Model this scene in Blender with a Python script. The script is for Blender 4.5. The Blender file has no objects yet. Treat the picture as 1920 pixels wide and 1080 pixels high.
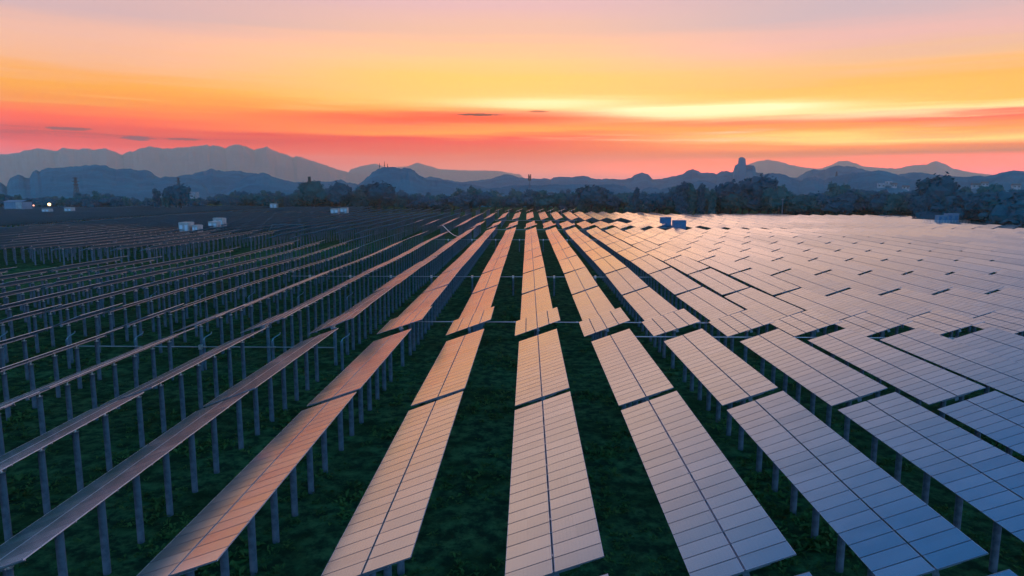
import bpy, math, random
from mathutils import Vector, Matrix
R = math.radians
random.seed(7)
S = bpy.context.scene
COL = S.collection

# ---------------------------------------------------------------- camera
CAMZ = 18.8
FPX = 1280.0                       # focal length in pixels of a 1920 wide picture (24 mm on 36 mm)
PITCH, YAW = R(8.22), math.atan(30 / 1280)
cam = bpy.data.cameras.new('camera'); cam.lens = 24; cam.sensor_width = 36
cam.clip_start = 0.5; cam.clip_end = 40000
co = bpy.data.objects.new('camera', cam); COL.objects.link(co)
co.location = (0, 0, CAMZ); co.rotation_euler = (R(90) - PITCH, 0, YAW)
S.camera = co
S.view_settings.view_transform = 'Standard'; S.view_settings.look = 'None'
S.view_settings.gamma = 1; S.view_settings.exposure = 0
S.cycles.volume_bounces = 3; S.cycles.max_bounces = 6
S.cycles.volume_max_steps = 64

def srgb(r, g, b, k=1.0):
    f = lambda c: (c / 12.92 if c <= .04045 else ((c + .055) / 1.055) ** 2.4) * k
    return (f(r / 255), f(g / 255), f(b / 255), 1)

# ---------------------------------------------------------------- world (dusk sky)
class NB:
    """small helper that writes math expressions as nodes"""
    def __init__(s, tree): s.t = tree; s.n = tree.nodes; s.l = tree.links
    def new(s, typ, **kw):
        n = s.n.new(typ)
        for k, v in kw.items(): setattr(n, k, v)
        return n
    def put(s, sock, v):
        if hasattr(v, 'links') or isinstance(v, bpy.types.NodeSocket): s.l.new(v, sock)
        else: sock.default_value = v
    def m(s, op, a, b=0.0, c=None):
        n = s.new('ShaderNodeMath', operation=op)
        s.put(n.inputs[0], a); s.put(n.inputs[1], b)
        if c is not None: s.put(n.inputs[2], c)
        return n.outputs[0]
    def add(s, a, b): return s.m('ADD', a, b)
    def mul(s, a, b): return s.m('MULTIPLY', a, b)
    def sub(s, a, b): return s.m('SUBTRACT', a, b)
    def step(s, x, a, b, lo=0.0, hi=1.0):
        n = s.new('ShaderNodeMapRange', interpolation_type='SMOOTHSTEP')
        s.put(n.inputs[0], x); n.inputs[1].default_value = a; n.inputs[2].default_value = b
        n.inputs[3].default_value = lo; n.inputs[4].default_value = hi
        return n.outputs[0]
    def mix(s, f, a, b, mode='MIX'):
        n = s.new('ShaderNodeMix', data_type='RGBA', blend_type=mode)
        s.put(n.inputs[0], f); s.put(n.inputs[6], a); s.put(n.inputs[7], b)
        return n.outputs[2]
    def ramp(s, f, stops):
        n = s.new('ShaderNodeValToRGB'); e = n.color_ramp.elements
        stops = sorted(stops)
        e[0].position, e[0].color = stops[0]; e[1].position, e[1].color = stops[-1]
        for p, c in stops[1:-1]:
            x = e.new(p); x.color = c
        s.put(n.inputs[0], f); return n.outputs[0]
    def noise(s, vec, scale=1.0, detail=4.0, rough=.55, w=None):
        n = s.new('ShaderNodeTexNoise'); s.put(n.inputs['Vector'], vec)
        n.inputs['Scale'].default_value = scale; n.inputs['Detail'].default_value = detail
        n.inputs['Roughness'].default_value = rough
        return n.outputs[0]
    def xyz(s, x, y, z=0.0):
        n = s.new('ShaderNodeCombineXYZ'); s.put(n.inputs[0], x); s.put(n.inputs[1], y); s.put(n.inputs[2], z)
        return n.outputs[0]
    def gauss(s, x, y, cx, cy, sx, sy):
        a = s.mul(s.sub(x, cx), 1 / sx); b = s.mul(s.sub(y, cy), 1 / sy)
        q = s.add(s.mul(a, a), s.mul(b, b))
        return s.m('EXPONENT', s.mul(q, -1.0))

W = bpy.data.worlds.new('World'); S.world = W; W.use_nodes = True
wt = W.node_tree; wt.nodes.clear(); w = NB(wt)
tc = w.new('ShaderNodeTexCoord')
sep = w.new('ShaderNodeSeparateXYZ'); wt.links.new(tc.outputs['Generated'], sep.inputs[0])
X, Y, Z = sep.outputs
el = w.mul(w.m('ARCSINE', Z), 57.29578)
az = w.mul(w.m('ARCTAN2', X, Y), 57.29578)
# long, thin, slightly tilted cloud streaks
elt = w.add(el, w.mul(az, 0.012))
n1 = w.noise(w.xyz(w.mul(az, .030), w.mul(elt, .62), 3.1), 1.0, 5, .55)
n2 = w.noise(w.xyz(w.mul(az, .075), w.mul(elt, 2.3), 9.7), 1.0, 5, .6)
n3 = w.noise(w.xyz(w.mul(az, .02), w.mul(el, .22), 1.7), 1.0, 3, .5)
warp = w.add(w.mul(w.sub(n1, .5), 2.0), w.add(w.mul(w.sub(n2, .5), 1.35), w.mul(w.sub(n3, .5), 1.4)))
warp = w.mul(warp, w.step(el, 0.5, 4.0))
e2 = w.add(el, warp)
fa = w.m('MULTIPLY', e2, 1 / 16)
def st(lst): return [(max(0, min(1, e / 16)), (*c, 1)) for e, c in lst]
left = w.ramp(fa, st([(12.26, (0.761, 0.491, 0.471)), (10.28, (1.031, 0.550, 0.374)), (8.60, (1.121, 0.537, 0.248)), (7.23, (1.200, 0.448, 0.008)), (5.85, (1.200, 0.341, 0.004)), (4.98, (1.357, 0.107, 0.004)), (4.21, (1.268, 0.066, 0.004)), (3.68, (0.750, 0.006, 0.004)), (2.97, (1.373, 0.040, 0.004)), (0.30, (0.550, 0.260, 0.280))]))
cent = w.ramp(fa, st([(14.65, (1.006, 0.570, 0.519)), (12.34, (1.019, 0.593, 0.396)), (10.35, (1.600, 0.721, 0.259)), (8.72, (1.600, 0.742, 0.140)), (7.28, (1.600, 0.732, 0.142)), (6.36, (1.600, 0.352, 0.004)), (5.82, (1.600, 0.004, 0.004)), (5.18, (1.600, 0.258, 0.004)), (4.46, (1.600, 0.402, 0.004)), (3.86, (1.237, 0.006, 0.004)), (2.83, (1.154, 0.108, 0.014)), (1.53, (1.179, 0.280, 0.164)), (0.30, (0.620, 0.300, 0.340))]))
rite = w.ramp(fa, st([(12.90, (0.670, 0.504, 0.527)), (10.83, (0.953, 0.537, 0.458)), (9.06, (1.022, 0.578, 0.272)), (7.63, (1.600, 0.526, 0.031)), (6.36, (1.600, 0.602, 0.004)), (5.62, (1.600, 1.073, 0.376)), (5.07, (1.600, 0.016, 0.004)), (4.33, (1.600, 0.428, 0.004)), (3.66, (1.600, 1.016, 0.183)), (3.02, (1.592, 0.320, 0.004)), (2.46, (0.826, 0.167, 0.006)), (1.71, (3.000, 0.267, 0.093)), (0.30, (0.700, 0.300, 0.340))]))
low = w.mix(w.step(az, -2, 26), w.mix(w.step(az, -34, -4), left, cent), rite)
# glow of the sun that has just gone behind the cloud bank
g_big = w.gauss(az, e2, 14, 6.6, 26, 1.9)
low = w.mix(w.mul(g_big, .30), low, (1.7, .95, .32, 1))
g_w = w.gauss(az, w.add(el, w.mul(w.sub(n2, .5), .7)), 14.2, 6.15, 8.5, .42)
g_w2 = w.gauss(az, w.add(el, w.mul(w.sub(n2, .5), .7)), 1.5, 6.9, 7, .45)
g_w3 = w.gauss(az, w.add(el, w.mul(w.sub(n2, .5), .5)), 25, 5.35, 6, .25)
gw = w.m('MINIMUM', w.add(w.mul(g_w, 1.7), w.add(w.mul(g_w2, .8), w.mul(g_w3, .6))), 1.0)
low = w.mix(gw, low, (1.9, 1.3, .60, 1))
# red belt left of centre and pale wisps at lower right
low = w.mix(w.mul(w.gauss(az, w.add(el, w.mul(w.sub(n2, .5), .5)), -4, 5.72, 11, .36), 1.0), low, (1.4, .09, .0, 1))
wis = w.mul(w.step(n2, .48, .68), w.gauss(az, el, 18, 4.1, 13, .55))
low = w.mix(w.mul(wis, 1.0), low, (1.8, .85, .42, 1))
wis2 = w.mul(w.step(n2, .50, .66), w.gauss(az, el, -22, 6.3, 14, .5))
low = w.mix(w.mul(wis2, .7), low, (1.6, .55, .14, 1))
# small dark clouds
nc = w.noise(w.xyz(w.mul(az, 1.3), w.mul(el, 5.0), 4.4), 1.0, 6, .65)
def dark(cx, cy, sx, sy, k, col):
    global low
    g = w.add(w.gauss(az, el, cx, cy, sx, sy), w.mul(w.sub(nc, .5), 1.1))
    low = w.mix(w.mul(w.step(g, .45, .85), k), low, col)
dark(-4.0, 6.02, 2.8, .15, .95, srgb(110, 44, 40))
dark(.8, 6.28, 1.1, .10, .8, srgb(160, 50, 30))
dark(-29.6, 3.66, 1.4, .24, .85, srgb(110, 60, 80))
dark(-33.6, 4.15, 2.1, .15, .8, srgb(115, 55, 62))
dark(-26.6, 3.68, 1.7, .12, .75, srgb(120, 58, 70))
# upper sky, blue behind the camera
up = w.ramp(w.m('MULTIPLY', el, 1 / 90), [(14 / 90, srgb(215, 184, 192)), (19 / 90, srgb(252, 202, 174, 1.32)), (24 / 90, srgb(222, 186, 184)),
          (30 / 90, srgb(112, 142, 190)), (37 / 90, srgb(20, 104, 186)), (65 / 90, srgb(10, 100, 165)), (1.0, srgb(10, 98, 155))])
sky = w.mix(w.step(el, 12.5, 17.5), low, up)
back = w.ramp(w.m('MULTIPLY', el, 1 / 90), [(0.0, (.85, .95, 1.6, 1)), (9 / 90, (.75, 1.1, 2.0, 1)), (17 / 90, (.12, .90, 1.8, 1)), (30 / 90, (.03, .50, 1.0, 1)), (60 / 90, (.01, .16, .36, 1)), (1.0, srgb(10, 98, 155))])
aaz = w.m('ABSOLUTE', az)
sky = w.mix(w.m('MAXIMUM', w.step(aaz, 40, 70), w.step(az, -36.5, -54)), sky, back)
# the Nishita model adds the faint physical twilight under the clouds
sk = w.new('ShaderNodeTexSky', sky_type='NISHITA', sun_disc=False)
sk.sun_elevation = R(1.5); sk.sun_rotation = R(14)
sky = w.mix(1.0, sky, w.mix(1.0, sk.outputs[0], (.004, .004, .004, 1), 'MULTIPLY'), 'ADD')
bg = w.new('ShaderNodeBackground'); wt.links.new(sky, bg.inputs[0]); bg.inputs[1].default_value = 1.0
ow = w.new('ShaderNodeOutputWorld'); wt.links.new(bg.outputs[0], ow.inputs[0])
W.cycles.sampling_method = 'MANUAL'; W.cycles.sample_map_resolution = 1024

sl = bpy.data.lights.new('sun', 'SUN'); sl.energy = 0.12; sl.angle = R(20); sl.color = (1, .58, .40)
so = bpy.data.objects.new('sun', sl); COL.objects.link(so)
sd = Vector((math.sin(R(14)) * math.cos(R(5)), math.cos(R(14)) * math.cos(R(5)), math.sin(R(5))))
so.rotation_euler = sd.to_track_quat('Z', 'Y').to_euler()

# ---------------------------------------------------------------- bearings measured in the place
def ray(x, y):
    """direction of a bearing given on the 1920 x 1080 survey picture"""
    cx, cy = (x - 960) / FPX, (540 - y) / FPX
    dy = math.cos(PITCH) + cy * math.sin(PITCH); dz = -math.sin(PITCH) + cy * math.cos(PITCH)
    c, s = math.cos(YAW), math.sin(YAW)
    return Vector((cx * c - dy * s, cx * s + dy * c, dz))
def at_z(x, y, z):
    a = ray(x, y); return Vector((0, 0, CAMZ)) + a * ((z - CAMZ) / a.z)
def at_r(x, y, r):
    a = ray(x, y); h = math.hypot(a.x, a.y); return Vector((0, 0, CAMZ)) + a * (r / h)
def px(p):
    """where a point stands on the survey picture (used only to tell what is in view)"""
    c, s = math.cos(YAW), math.sin(YAW)
    x = p[0] * c + p[1] * s; y = -p[0] * s + p[1] * c; z = p[2] - CAMZ
    d = y * math.cos(PITCH) - z * math.sin(PITCH); v = z * math.cos(PITCH) + y * math.sin(PITCH)
    if d < .5: return None
    return 960 + FPX * x / d, 540 - FPX * v / d, d

# ---------------------------------------------------------------- materials
def mat(name, col, rough=.7, metal=0.0, **kw):
    m = bpy.data.materials.new(name); m.use_nodes = True
    b = m.node_tree.nodes['Principled BSDF']
    b.inputs['Base Color'].default_value = (*col, 1); b.inputs['Roughness'].default_value = rough
    b.inputs['Metallic'].default_value = metal
    for k, v in kw.items(): b.inputs[k].default_value = v
    return m, NB(m.node_tree), b
def varied(name, c1, c2, scale, rough=.8, coord='Object', metal=0.0, bump=0.0, detail=5):
    m, q, b = mat(name, c1, rough, metal)
    t = q.new('ShaderNodeTexCoord')
    n = q.noise(t.outputs[coord], scale, detail, .6)
    c = q.mix(q.step(n, .35, .68), (*c1, 1), (*c2, 1)); q.l.new(c, b.inputs['Base Color'])
    if bump:
        bp = q.new('ShaderNodeBump'); q.l.new(n, bp.inputs['Height']); bp.inputs['Distance'].default_value = bump
        q.l.new(bp.outputs[0], b.inputs['Normal'])
    return m

GLASS_BASE, GLASS_METAL, GLASS_ROUGH = (.46, .50, .49), .88, .17
def glass(name, frames):
    m, q, b = mat(name, GLASS_BASE, GLASS_ROUGH, GLASS_METAL)
    uv = q.new('ShaderNodeUVMap'); sp = q.new('ShaderNodeSeparateXYZ'); q.l.new(uv.outputs[0], sp.inputs[0])
    oi = q.new('ShaderNodeObjectInfo'); ge = q.new('ShaderNodeNewGeometry')
    # dust: slow blotches plus run-off streaks across the slope
    nz = q.noise(ge.outputs['Position'], .35, 4, .6)
    ns = q.noise(q.xyz(q.mul(sp.outputs[0], .6), q.mul(sp.outputs[1], 9.0), q.mul(oi.outputs['Random'], 37.0)), 1.0, 3, .6)
    # module number along the table, so that every module differs a little
    mod = q.m('FLOOR', sp.outputs[1]); 
    wn = q.new('ShaderNodeTexWhiteNoise', noise_dimensions='3D')
    gp = q.new('ShaderNodeSeparateXYZ'); q.l.new(ge.outputs['Position'], gp.inputs[0])
    q.l.new(q.xyz(q.m('FLOOR', q.mul(q.sub(gp.outputs[1], q.sub(10.3, q.mul(q.m('GREATER_THAN', gp.outputs[1], 266), 5.3))), 1 / 22)), q.m('FLOOR', q.mul(q.add(gp.outputs[0], .95), 1 / 7.25)), 0.0), wn.inputs[0])
    wm = q.new('ShaderNodeTexWhiteNoise', noise_dimensions='3D')
    q.l.new(q.xyz(q.m('FLOOR', gp.outputs[1]), q.m('FLOOR', q.mul(gp.outputs[0], .5)), 0.0), wm.inputs[0])
    rv = oi.outputs['Random'] if not frames else wn.outputs[0]
    rgh = q.add(q.add(GLASS_ROUGH - .04, q.mul(nz, .08)), q.add(q.mul(ns, .02), q.mul(rv, .03)))
    k = q.add(.84, q.add(q.add(q.mul(rv, .14), q.mul(wm.outputs[0], .07)), q.add(q.mul(nz, .14), q.mul(ns, -.05))))
    col = q.mix(1.0, (*GLASS_BASE, 1), q.xyz(k, k, k), 'MULTIPLY')
    if frames:
        fy = q.m('FRACT', sp.outputs[1])
        ln = q.m('GREATER_THAN', fy, .955)
        col = q.mix(q.mul(ln, .6), col, (.02, .03, .06, 1))
        rgh = q.add(rgh, q.mul(ln, .3))
    if not frames:
        cx = q.m('FRACT', q.mul(q.add(sp.outputs[0], 10.0), 1 / .158)); cy = q.m('FRACT', q.mul(q.add(sp.outputs[1], 10.0), 1 / .158))
        gl = q.m('MAXIMUM', q.m('LESS_THAN', cx, .07), q.m('LESS_THAN', cy, .07))
        col = q.mix(q.mul(gl, .16), col, (.06, .08, .14, 1))
    q.l.new(col, b.inputs['Base Color']); q.l.new(rgh, b.inputs['Roughness'])
    return m
M_GLASS = glass('module_glass', False)
M_STRIP = glass('module_row_glass', True)
M_ALU = varied('aluminium_frame', (.46, .56, .66), (.36, .46, .56), 3, .38, metal=.9)
M_DARKF, _, _ = mat('dark_anodised_frame', (.07, .08, .12), .45, .5)
M_FARF, _, _ = mat('hazed_far_frame', (.26, .44, .60), .6, .25)  # aluminium frame with the blue of distance haze put into its colour
M_BACK, _, _ = mat('hazed_module_back', (.12, .32, .48), .9, **{'Specular IOR Level': .1})  # backsheet coloured blue to stand in for haze over the rows
M_STEEL = varied('galvanised_steel', (.34, .37, .42), (.22, .25, .30), 6, .42, metal=.7)
M_PILE = varied('concrete_pile', (.15, .17, .21), (.08, .09, .12), 2.2, .85, coord='Object', bump=.01)
M_CAP, _, _ = mat('sunset_tinted_steel', (.90, .78, .74), .30, .75)  # warm tint paints the sunset sky's reflection into the steel
M_PYL2, _, _ = mat('teal_pipe', (.05, .13, .16), .7)
M_PIPE, _, _ = mat('sunset_tinted_pipe', (.52, .42, .42), .32, .8)  # pinkish sky reflection is put into the pipe colour
M_SHADEB = varied('cabin_shade_blue', (.02, .14, .27), (.015, .10, .20), 1.2, .6)  # dusk shade on the cabin walls, put into the paint colour
M_PALEB = varied('cabin_pale_blue_paint', (.10, .20, .28), (.07, .15, .22), 1.2, .6)
M_WHITE = varied('cabin_white_paint', (.40, .36, .34), (.30, .28, .27), 1.2, .5)
M_DOOR, _, _ = mat('cabin_door_paint', (.48, .52, .58), .5)
M_VENT, _, _ = mat('vent_grey', (.12, .14, .17), .6)
M_BARK = varied('bark', (.025, .035, .04), (.015, .02, .025), 2, .95)
M_WALL = varied('pale_render', (.34, .34, .35), (.22, .22, .24), .4, .9)
M_PYL, _, _ = mat('weathered_steel', (.03, .035, .045), .8)
M_ROOF = varied('roof_tile', (.16, .11, .10), (.10, .08, .08), .8, .9)
M_WIN, _, _ = mat('window_glass', (.03, .04, .05), .15)
def leafmat(name, c1, c2):
    m, q, b = mat(name, c1, .75)
    g = q.new('ShaderNodeNewGeometry'); oi = q.new('ShaderNodeObjectInfo')
    n = q.noise(g.outputs['Position'], .35, 3, .6); n2_ = q.noise(g.outputs['Position'], 1.9, 2, .6)
    f = q.add(q.mul(q.step(n, .35, .65), .55), q.add(q.mul(q.step(n2_, .4, .6), .3), q.mul(oi.outputs['Random'], .25)))
    q.l.new(q.mix(f, (*c1, 1), (*c2, 1)), b.inputs['Base Color'])
    b.inputs['Specular IOR Level'].default_value = .03; b.inputs['Roughness'].default_value = 1
    return m
M_LEAF = leafmat('misty_foliage_blue', (.003, .066, .104), (.008, .100, .128))  # blue of the mist along the treeline is painted into the leaves
M_LEAF2 = leafmat('misty_foliage_teal', (.004, .074, .090), (.010, .112, .108))  # greener variant, likewise with the mist in its leaf colour
M_WEED = leafmat('weed_leaves', (.030, .065, .022), (.110, .180, .050))

# ---------------------------------------------------------------- mesh helpers
class MB:
    def __init__(s): s.v = []; s.f = []; s.m = []; s.uv = []
    def quad(s, pts, mi=0, uv=None):
        n = len(s.v); s.v += [tuple(p) for p in pts]; s.f.append(tuple(range(n, n + len(pts)))); s.m.append(mi)
        s.uv += (uv or [(0, 0)] * len(pts))
    def box(s, c, d, mi=0, M=None, top=None, uvo=(0, 0)):
        x, y, z = c; a, b, h = d[0] / 2, d[1] / 2, d[2] / 2
        P = [Vector((x + i * a, y + j * b, z + k * h)) for k in (-1, 1) for j in (-1, 1) for i in (-1, 1)]
        if M is not None: P = [M @ p for p in P]
        n = len(s.v); s.v += [tuple(p) for p in P]
        for q, (f, t) in enumerate((((0, 2, 3, 1), 0), ((4, 5, 7, 6), 1), ((0, 1, 5, 4), 0), ((2, 6, 7, 3), 0), ((0, 4, 6, 2), 0), ((1, 3, 7, 5), 0))):
            s.f.append(tuple(n + i for i in f)); s.m.append(top if (t and top is not None) else mi)
            s.uv += [(uvo[0], uvo[1]), (uvo[0] + d[0], uvo[1]), (uvo[0] + d[0], uvo[1] + d[1]), (uvo[0], uvo[1] + d[1])] if t else [(0, .5)] * 4
    def tube(s, a, b, r, n=8, mi=0, r2=None, cap=True):
        a, b = Vector(a), Vector(b); r2 = r if r2 is None else r2
        d = (b - a).normalized(); u = d.orthogonal().normalized(); v = d.cross(u)
        k = len(s.v)
        for p, rr in ((a, r), (b, r2)):
            for i in range(n):
                t = 2 * math.pi * i / n; s.v.append(tuple(p + u * (rr * math.cos(t)) + v * (rr * math.sin(t))))
        for i in range(n):
            j = (i + 1) % n; s.f.append((k + i, k + j, k + n + j, k + n + i)); s.m.append(mi); s.uv += [(0, 0)] * 4
        if cap:
            s.f.append(tuple(k + n + i for i in range(n))); s.m.append(mi); s.uv += [(0, 0)] * n
            s.f.append(tuple(k + i for i in reversed(range(n)))); s.m.append(mi); s.uv += [(0, 0)] * n
    def mesh(s, name, mats, smooth=False):
        me = bpy.data.meshes.new(name); me.from_pydata(s.v, [], s.f)
        for m_ in mats: me.materials.append(m_)
        me.polygons.foreach_set('material_index', s.m)
        if len(s.uv) == len(me.loops):
            l = me.uv_layers.new(name='UVMap'); l.data.foreach_set('uv', [c for p in s.uv for c in p])
        if smooth: me.polygons.foreach_set('use_smooth', [True] * len(me.polygons))
        me.update(); return me
def put(name, me, parent=None, loc=None, rot=None):
    o = bpy.data.objects.new(name, me); COL.objects.link(o)
    if parent is not None: o.parent = parent
    if loc is not None: o.location = loc
    if rot is not None: o.rotation_euler = rot
    return o
def tag(o, label, cat, group=None, kind=None):
    if label: o['label'] = label
    if cat: o['category'] = cat
    if group: o['group'] = group
    if kind: o['kind'] = kind
    return o
def struct(o): o['kind'] = 'structure'; return o

def fbm(x, y, z=0.0, o=4):
    from mathutils import noise as N
    return N.fractal(Vector((x, y, z)), 1.0, 2.0, o)

def ground_h(x, y):
    k = max(0.0, min(1.0, 1 - abs(y - 230) / 420))
    return .16 * math.sin(x * .043 + .6) * math.sin(y * .047 + 1.1) + .10 * math.sin(x * .021 - y * .09)
def table_h(x, y):
    return ground_h(x, y) * 1.0 + .07 * math.sin(x * 1.7 + y * .31)

# ---------------------------------------------------------------- ground
def axis(lim, fine, step):
    a = [i * step for i in range(int(fine / step) + 1)]
    v = a[-1]; st_ = step
    while v < lim: st_ *= 1.28; v += st_; a.append(v)
    return a
def build_ground():
    xs = axis(7000, 60, 1.2); xs = [-v for v in reversed(xs[1:])] + xs
    ys = [-600, -200, -60, -20, 0, 6, 10] + [12 + i * 1.2 for i in range(90)]
    v = ys[-1]; s_ = 1.2
    while v < 6400: s_ *= 1.12; v += s_; ys.append(v)
    V = []; Fc = []
    for y in ys:
        for x in xs:
            z = ground_h(x, y) if abs(x) < 700 and y < 900 else 0
            if abs(x) < 75 and y < 140: z += .10 * fbm(x * .5, y * .5) + .06 * fbm(x * 1.7, y * 1.7, 4)
            V.append((x, y, z))
    n = len(xs)
    for j in range(len(ys) - 1):
        for i in range(n - 1): Fc.append((j * n + i, j * n + i + 1, j * n + n + i + 1, j * n + n + i))
    me = bpy.data.meshes.new('ground'); me.from_pydata(V, [], Fc)
    m, q, b = mat('meadow', (.03, .05, .02), .95)
    g = q.new('ShaderNodeNewGeometry')
    a = q.noise(g.outputs['Position'], .05, 5, .6); c = q.noise(g.outputs['Position'], .9, 6, .7); d = q.noise(g.outputs['Position'], .22, 4, .6)
    col = q.mix(q.step(c, .38, .66), (.018, .045, .025, 1), (.088, .185, .070, 1))
    col = q.mix(q.mul(q.step(d, .42, .66), .7), col, (.022, .046, .018, 1))
    col = q.mix(q.mul(q.step(a, .58, .72), .35), col, (.080, .085, .045, 1))
    q.l.new(col, b.inputs['Base Color']); b.inputs['Specular IOR Level'].default_value = 0; b.inputs['Roughness'].default_value = 1
    bp = q.new('ShaderNodeBump'); q.l.new(c, bp.inputs['Height']); bp.inputs['Distance'].default_value = .35
    q.l.new(bp.outputs[0], b.inputs['Normal'])
    me.materials.append(m); me.polygons.foreach_set('use_smooth', [True] * len(me.polygons))
    struct(put('ground', me))
build_ground()

# ---------------------------------------------------------------- hills
def hillmat(name, c1, c2, rock):
    m, q, b = mat(name, c1, .95)
    g = q.new('ShaderNodeNewGeometry')
    n = q.noise(g.outputs['Position'], .02, 6, .65); r = q.noise(g.outputs['Position'], .006, 5, .6)
    sp = q.new('ShaderNodeSeparateXYZ'); q.l.new(g.outputs['Normal'], sp.inputs[0])
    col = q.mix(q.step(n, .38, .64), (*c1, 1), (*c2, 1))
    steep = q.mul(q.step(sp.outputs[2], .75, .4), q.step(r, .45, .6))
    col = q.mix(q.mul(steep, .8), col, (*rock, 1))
    q.l.new(col, b.inputs['Base Color']); b.inputs['Specular IOR Level'].default_value = .1
    bp = q.new('ShaderNodeBump'); q.l.new(n, bp.inputs['Height']); bp.inputs['Distance'].default_value = 12
    q.l.new(bp.outputs[0], b.inputs['Normal'])
    return m
M_HILL = hillmat('hazed_hill_forest', (.006, .130, .180), (.012, .180, .230), (.05, .17, .22))  # teal evening haze is put into the forest colour
M_MOUNT = hillmat('hazed_mountain_rock', (.80, .25, .18), (.82, .28, .22), (.82, .32, .24))  # pink haze of the far ranges painted into the rock colour
HILLS = {}
def hill(name, pts, dist, front, back, rough=1.0, m=None, seed=0, stepa=.055, power=1.5, fade=1.2):
    """terrain ridge: pts are bearings of its crest, dist its distance in metres"""
    A = []
    for x, y in pts:
        a = ray(x, y); A.append((math.degrees(math.atan2(a.x, a.y)), a.z / math.hypot(a.x, a.y)))
    a0, a1 = A[0][0] - fade, A[-1][0] + fade
    def crest(a):
        if a <= A[0][0]: t = (a - a0) / fade; t = t * t * (3 - 2 * t); e = A[0][1]; return (e * dist + CAMZ) * t
        if a >= A[-1][0]: t = (a1 - a) / fade; t = t * t * (3 - 2 * t); e = A[-1][1]; return (e * dist + CAMZ) * t
        for (p, e), (p2, e2_) in zip(A, A[1:]):
            if p <= a <= p2:
                t = (a - p) / max(1e-6, p2 - p); t2 = t * t * (3 - 2 * t); t = .5 * t + .5 * t2
                return (e + (e2_ - e) * t) * dist + CAMZ
    S_ = [-1, -.93, -.85, -.76, -.66, -.56, -.46, -.36, -.27, -.19, -.12, -.06, -.02, 0, .03, .1, .25, .5, .8, 1]
    n = int((a1 - a0) / stepa) + 1
    V = []; Fc = []
    def height(a, s):
        h = crest(a) or 0
        d = dist + (front if s < 0 else back) * s
        x = d * math.sin(R(a)) / 1000; y = d * math.cos(R(a)) / 1000
        p = 1 - abs(s) ** power
        k = 2200 / dist
        gully = fbm(x * 5.5 * k, y * 5.5 * k, seed, 5)
        p2 = p * (1 - (.18 if m is M_MOUNT else .36) * min(1, abs(s) * 4) * abs(gully))
        fine = rough * dist / FPX * .9 * fbm(a * 3.2, s * 7, seed + 9, 4)
        return max(0, h * p2 + fine * (1 - .3 * abs(s))) * (1 if abs(s) < .999 else 0) - (1.0 if abs(s) > .999 else 0)
    for i in range(n):
        a = a0 + (a1 - a0) * i / (n - 1)
        for s in S_:
            d = dist + (front if s < 0 else back) * s
            V.append((d * math.sin(R(a)), d * math.cos(R(a)), height(a, s)))
    m_ = len(S_)
    for i in range(n - 1):
        for j in range(m_ - 1): Fc.append((i * m_ + j, i * m_ + m_ + j, i * m_ + m_ + j + 1, i * m_ + j + 1))
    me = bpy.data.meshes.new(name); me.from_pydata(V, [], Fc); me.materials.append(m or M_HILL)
    me.polygons.foreach_set('use_smooth', [True] * len(me.polygons)); me.update()
    struct(put(name, me)); HILLS[name] = (a0, a1, dist, front, height)

def z3(l, ox, oy=160): return [(ox + a / 3, oy + b / 3) for a, b in l]
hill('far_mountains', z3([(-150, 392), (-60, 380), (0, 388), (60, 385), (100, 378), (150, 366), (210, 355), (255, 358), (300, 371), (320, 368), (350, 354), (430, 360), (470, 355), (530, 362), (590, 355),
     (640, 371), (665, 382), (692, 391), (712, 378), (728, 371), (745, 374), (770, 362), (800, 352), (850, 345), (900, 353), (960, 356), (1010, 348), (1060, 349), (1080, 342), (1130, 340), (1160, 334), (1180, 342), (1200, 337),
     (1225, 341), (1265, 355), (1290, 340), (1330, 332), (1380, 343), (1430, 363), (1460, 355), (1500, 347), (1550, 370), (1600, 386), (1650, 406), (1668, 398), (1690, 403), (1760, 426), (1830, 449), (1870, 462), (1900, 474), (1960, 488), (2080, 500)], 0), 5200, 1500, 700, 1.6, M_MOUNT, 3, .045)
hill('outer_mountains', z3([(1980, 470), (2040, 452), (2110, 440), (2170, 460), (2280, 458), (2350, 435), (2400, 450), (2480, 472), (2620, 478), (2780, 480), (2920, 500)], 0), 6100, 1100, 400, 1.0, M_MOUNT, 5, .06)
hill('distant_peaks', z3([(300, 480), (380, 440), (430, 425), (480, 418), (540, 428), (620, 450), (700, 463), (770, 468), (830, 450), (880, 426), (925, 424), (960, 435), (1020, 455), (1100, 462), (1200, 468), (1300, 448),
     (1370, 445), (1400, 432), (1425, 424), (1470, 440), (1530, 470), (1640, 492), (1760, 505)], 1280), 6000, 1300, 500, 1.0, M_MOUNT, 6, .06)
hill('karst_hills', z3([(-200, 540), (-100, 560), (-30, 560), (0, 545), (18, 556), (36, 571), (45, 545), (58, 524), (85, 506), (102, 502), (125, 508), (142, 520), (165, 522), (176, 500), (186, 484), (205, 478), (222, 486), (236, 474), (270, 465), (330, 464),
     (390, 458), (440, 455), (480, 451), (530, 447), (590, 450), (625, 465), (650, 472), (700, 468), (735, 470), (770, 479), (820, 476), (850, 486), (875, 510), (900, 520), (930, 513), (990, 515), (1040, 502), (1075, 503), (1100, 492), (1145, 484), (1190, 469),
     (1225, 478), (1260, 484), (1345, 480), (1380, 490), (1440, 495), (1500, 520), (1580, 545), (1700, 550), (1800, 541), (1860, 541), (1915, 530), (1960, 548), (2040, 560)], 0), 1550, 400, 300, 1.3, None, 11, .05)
hill('dark_foothills', z3([(760, 560), (800, 540), (870, 528), (940, 515), (1000, 518), (1080, 522), (1130, 532), (1165, 555), (1190, 580)], 0), 1380, 250, 180, 1.3, None, 12)
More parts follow.
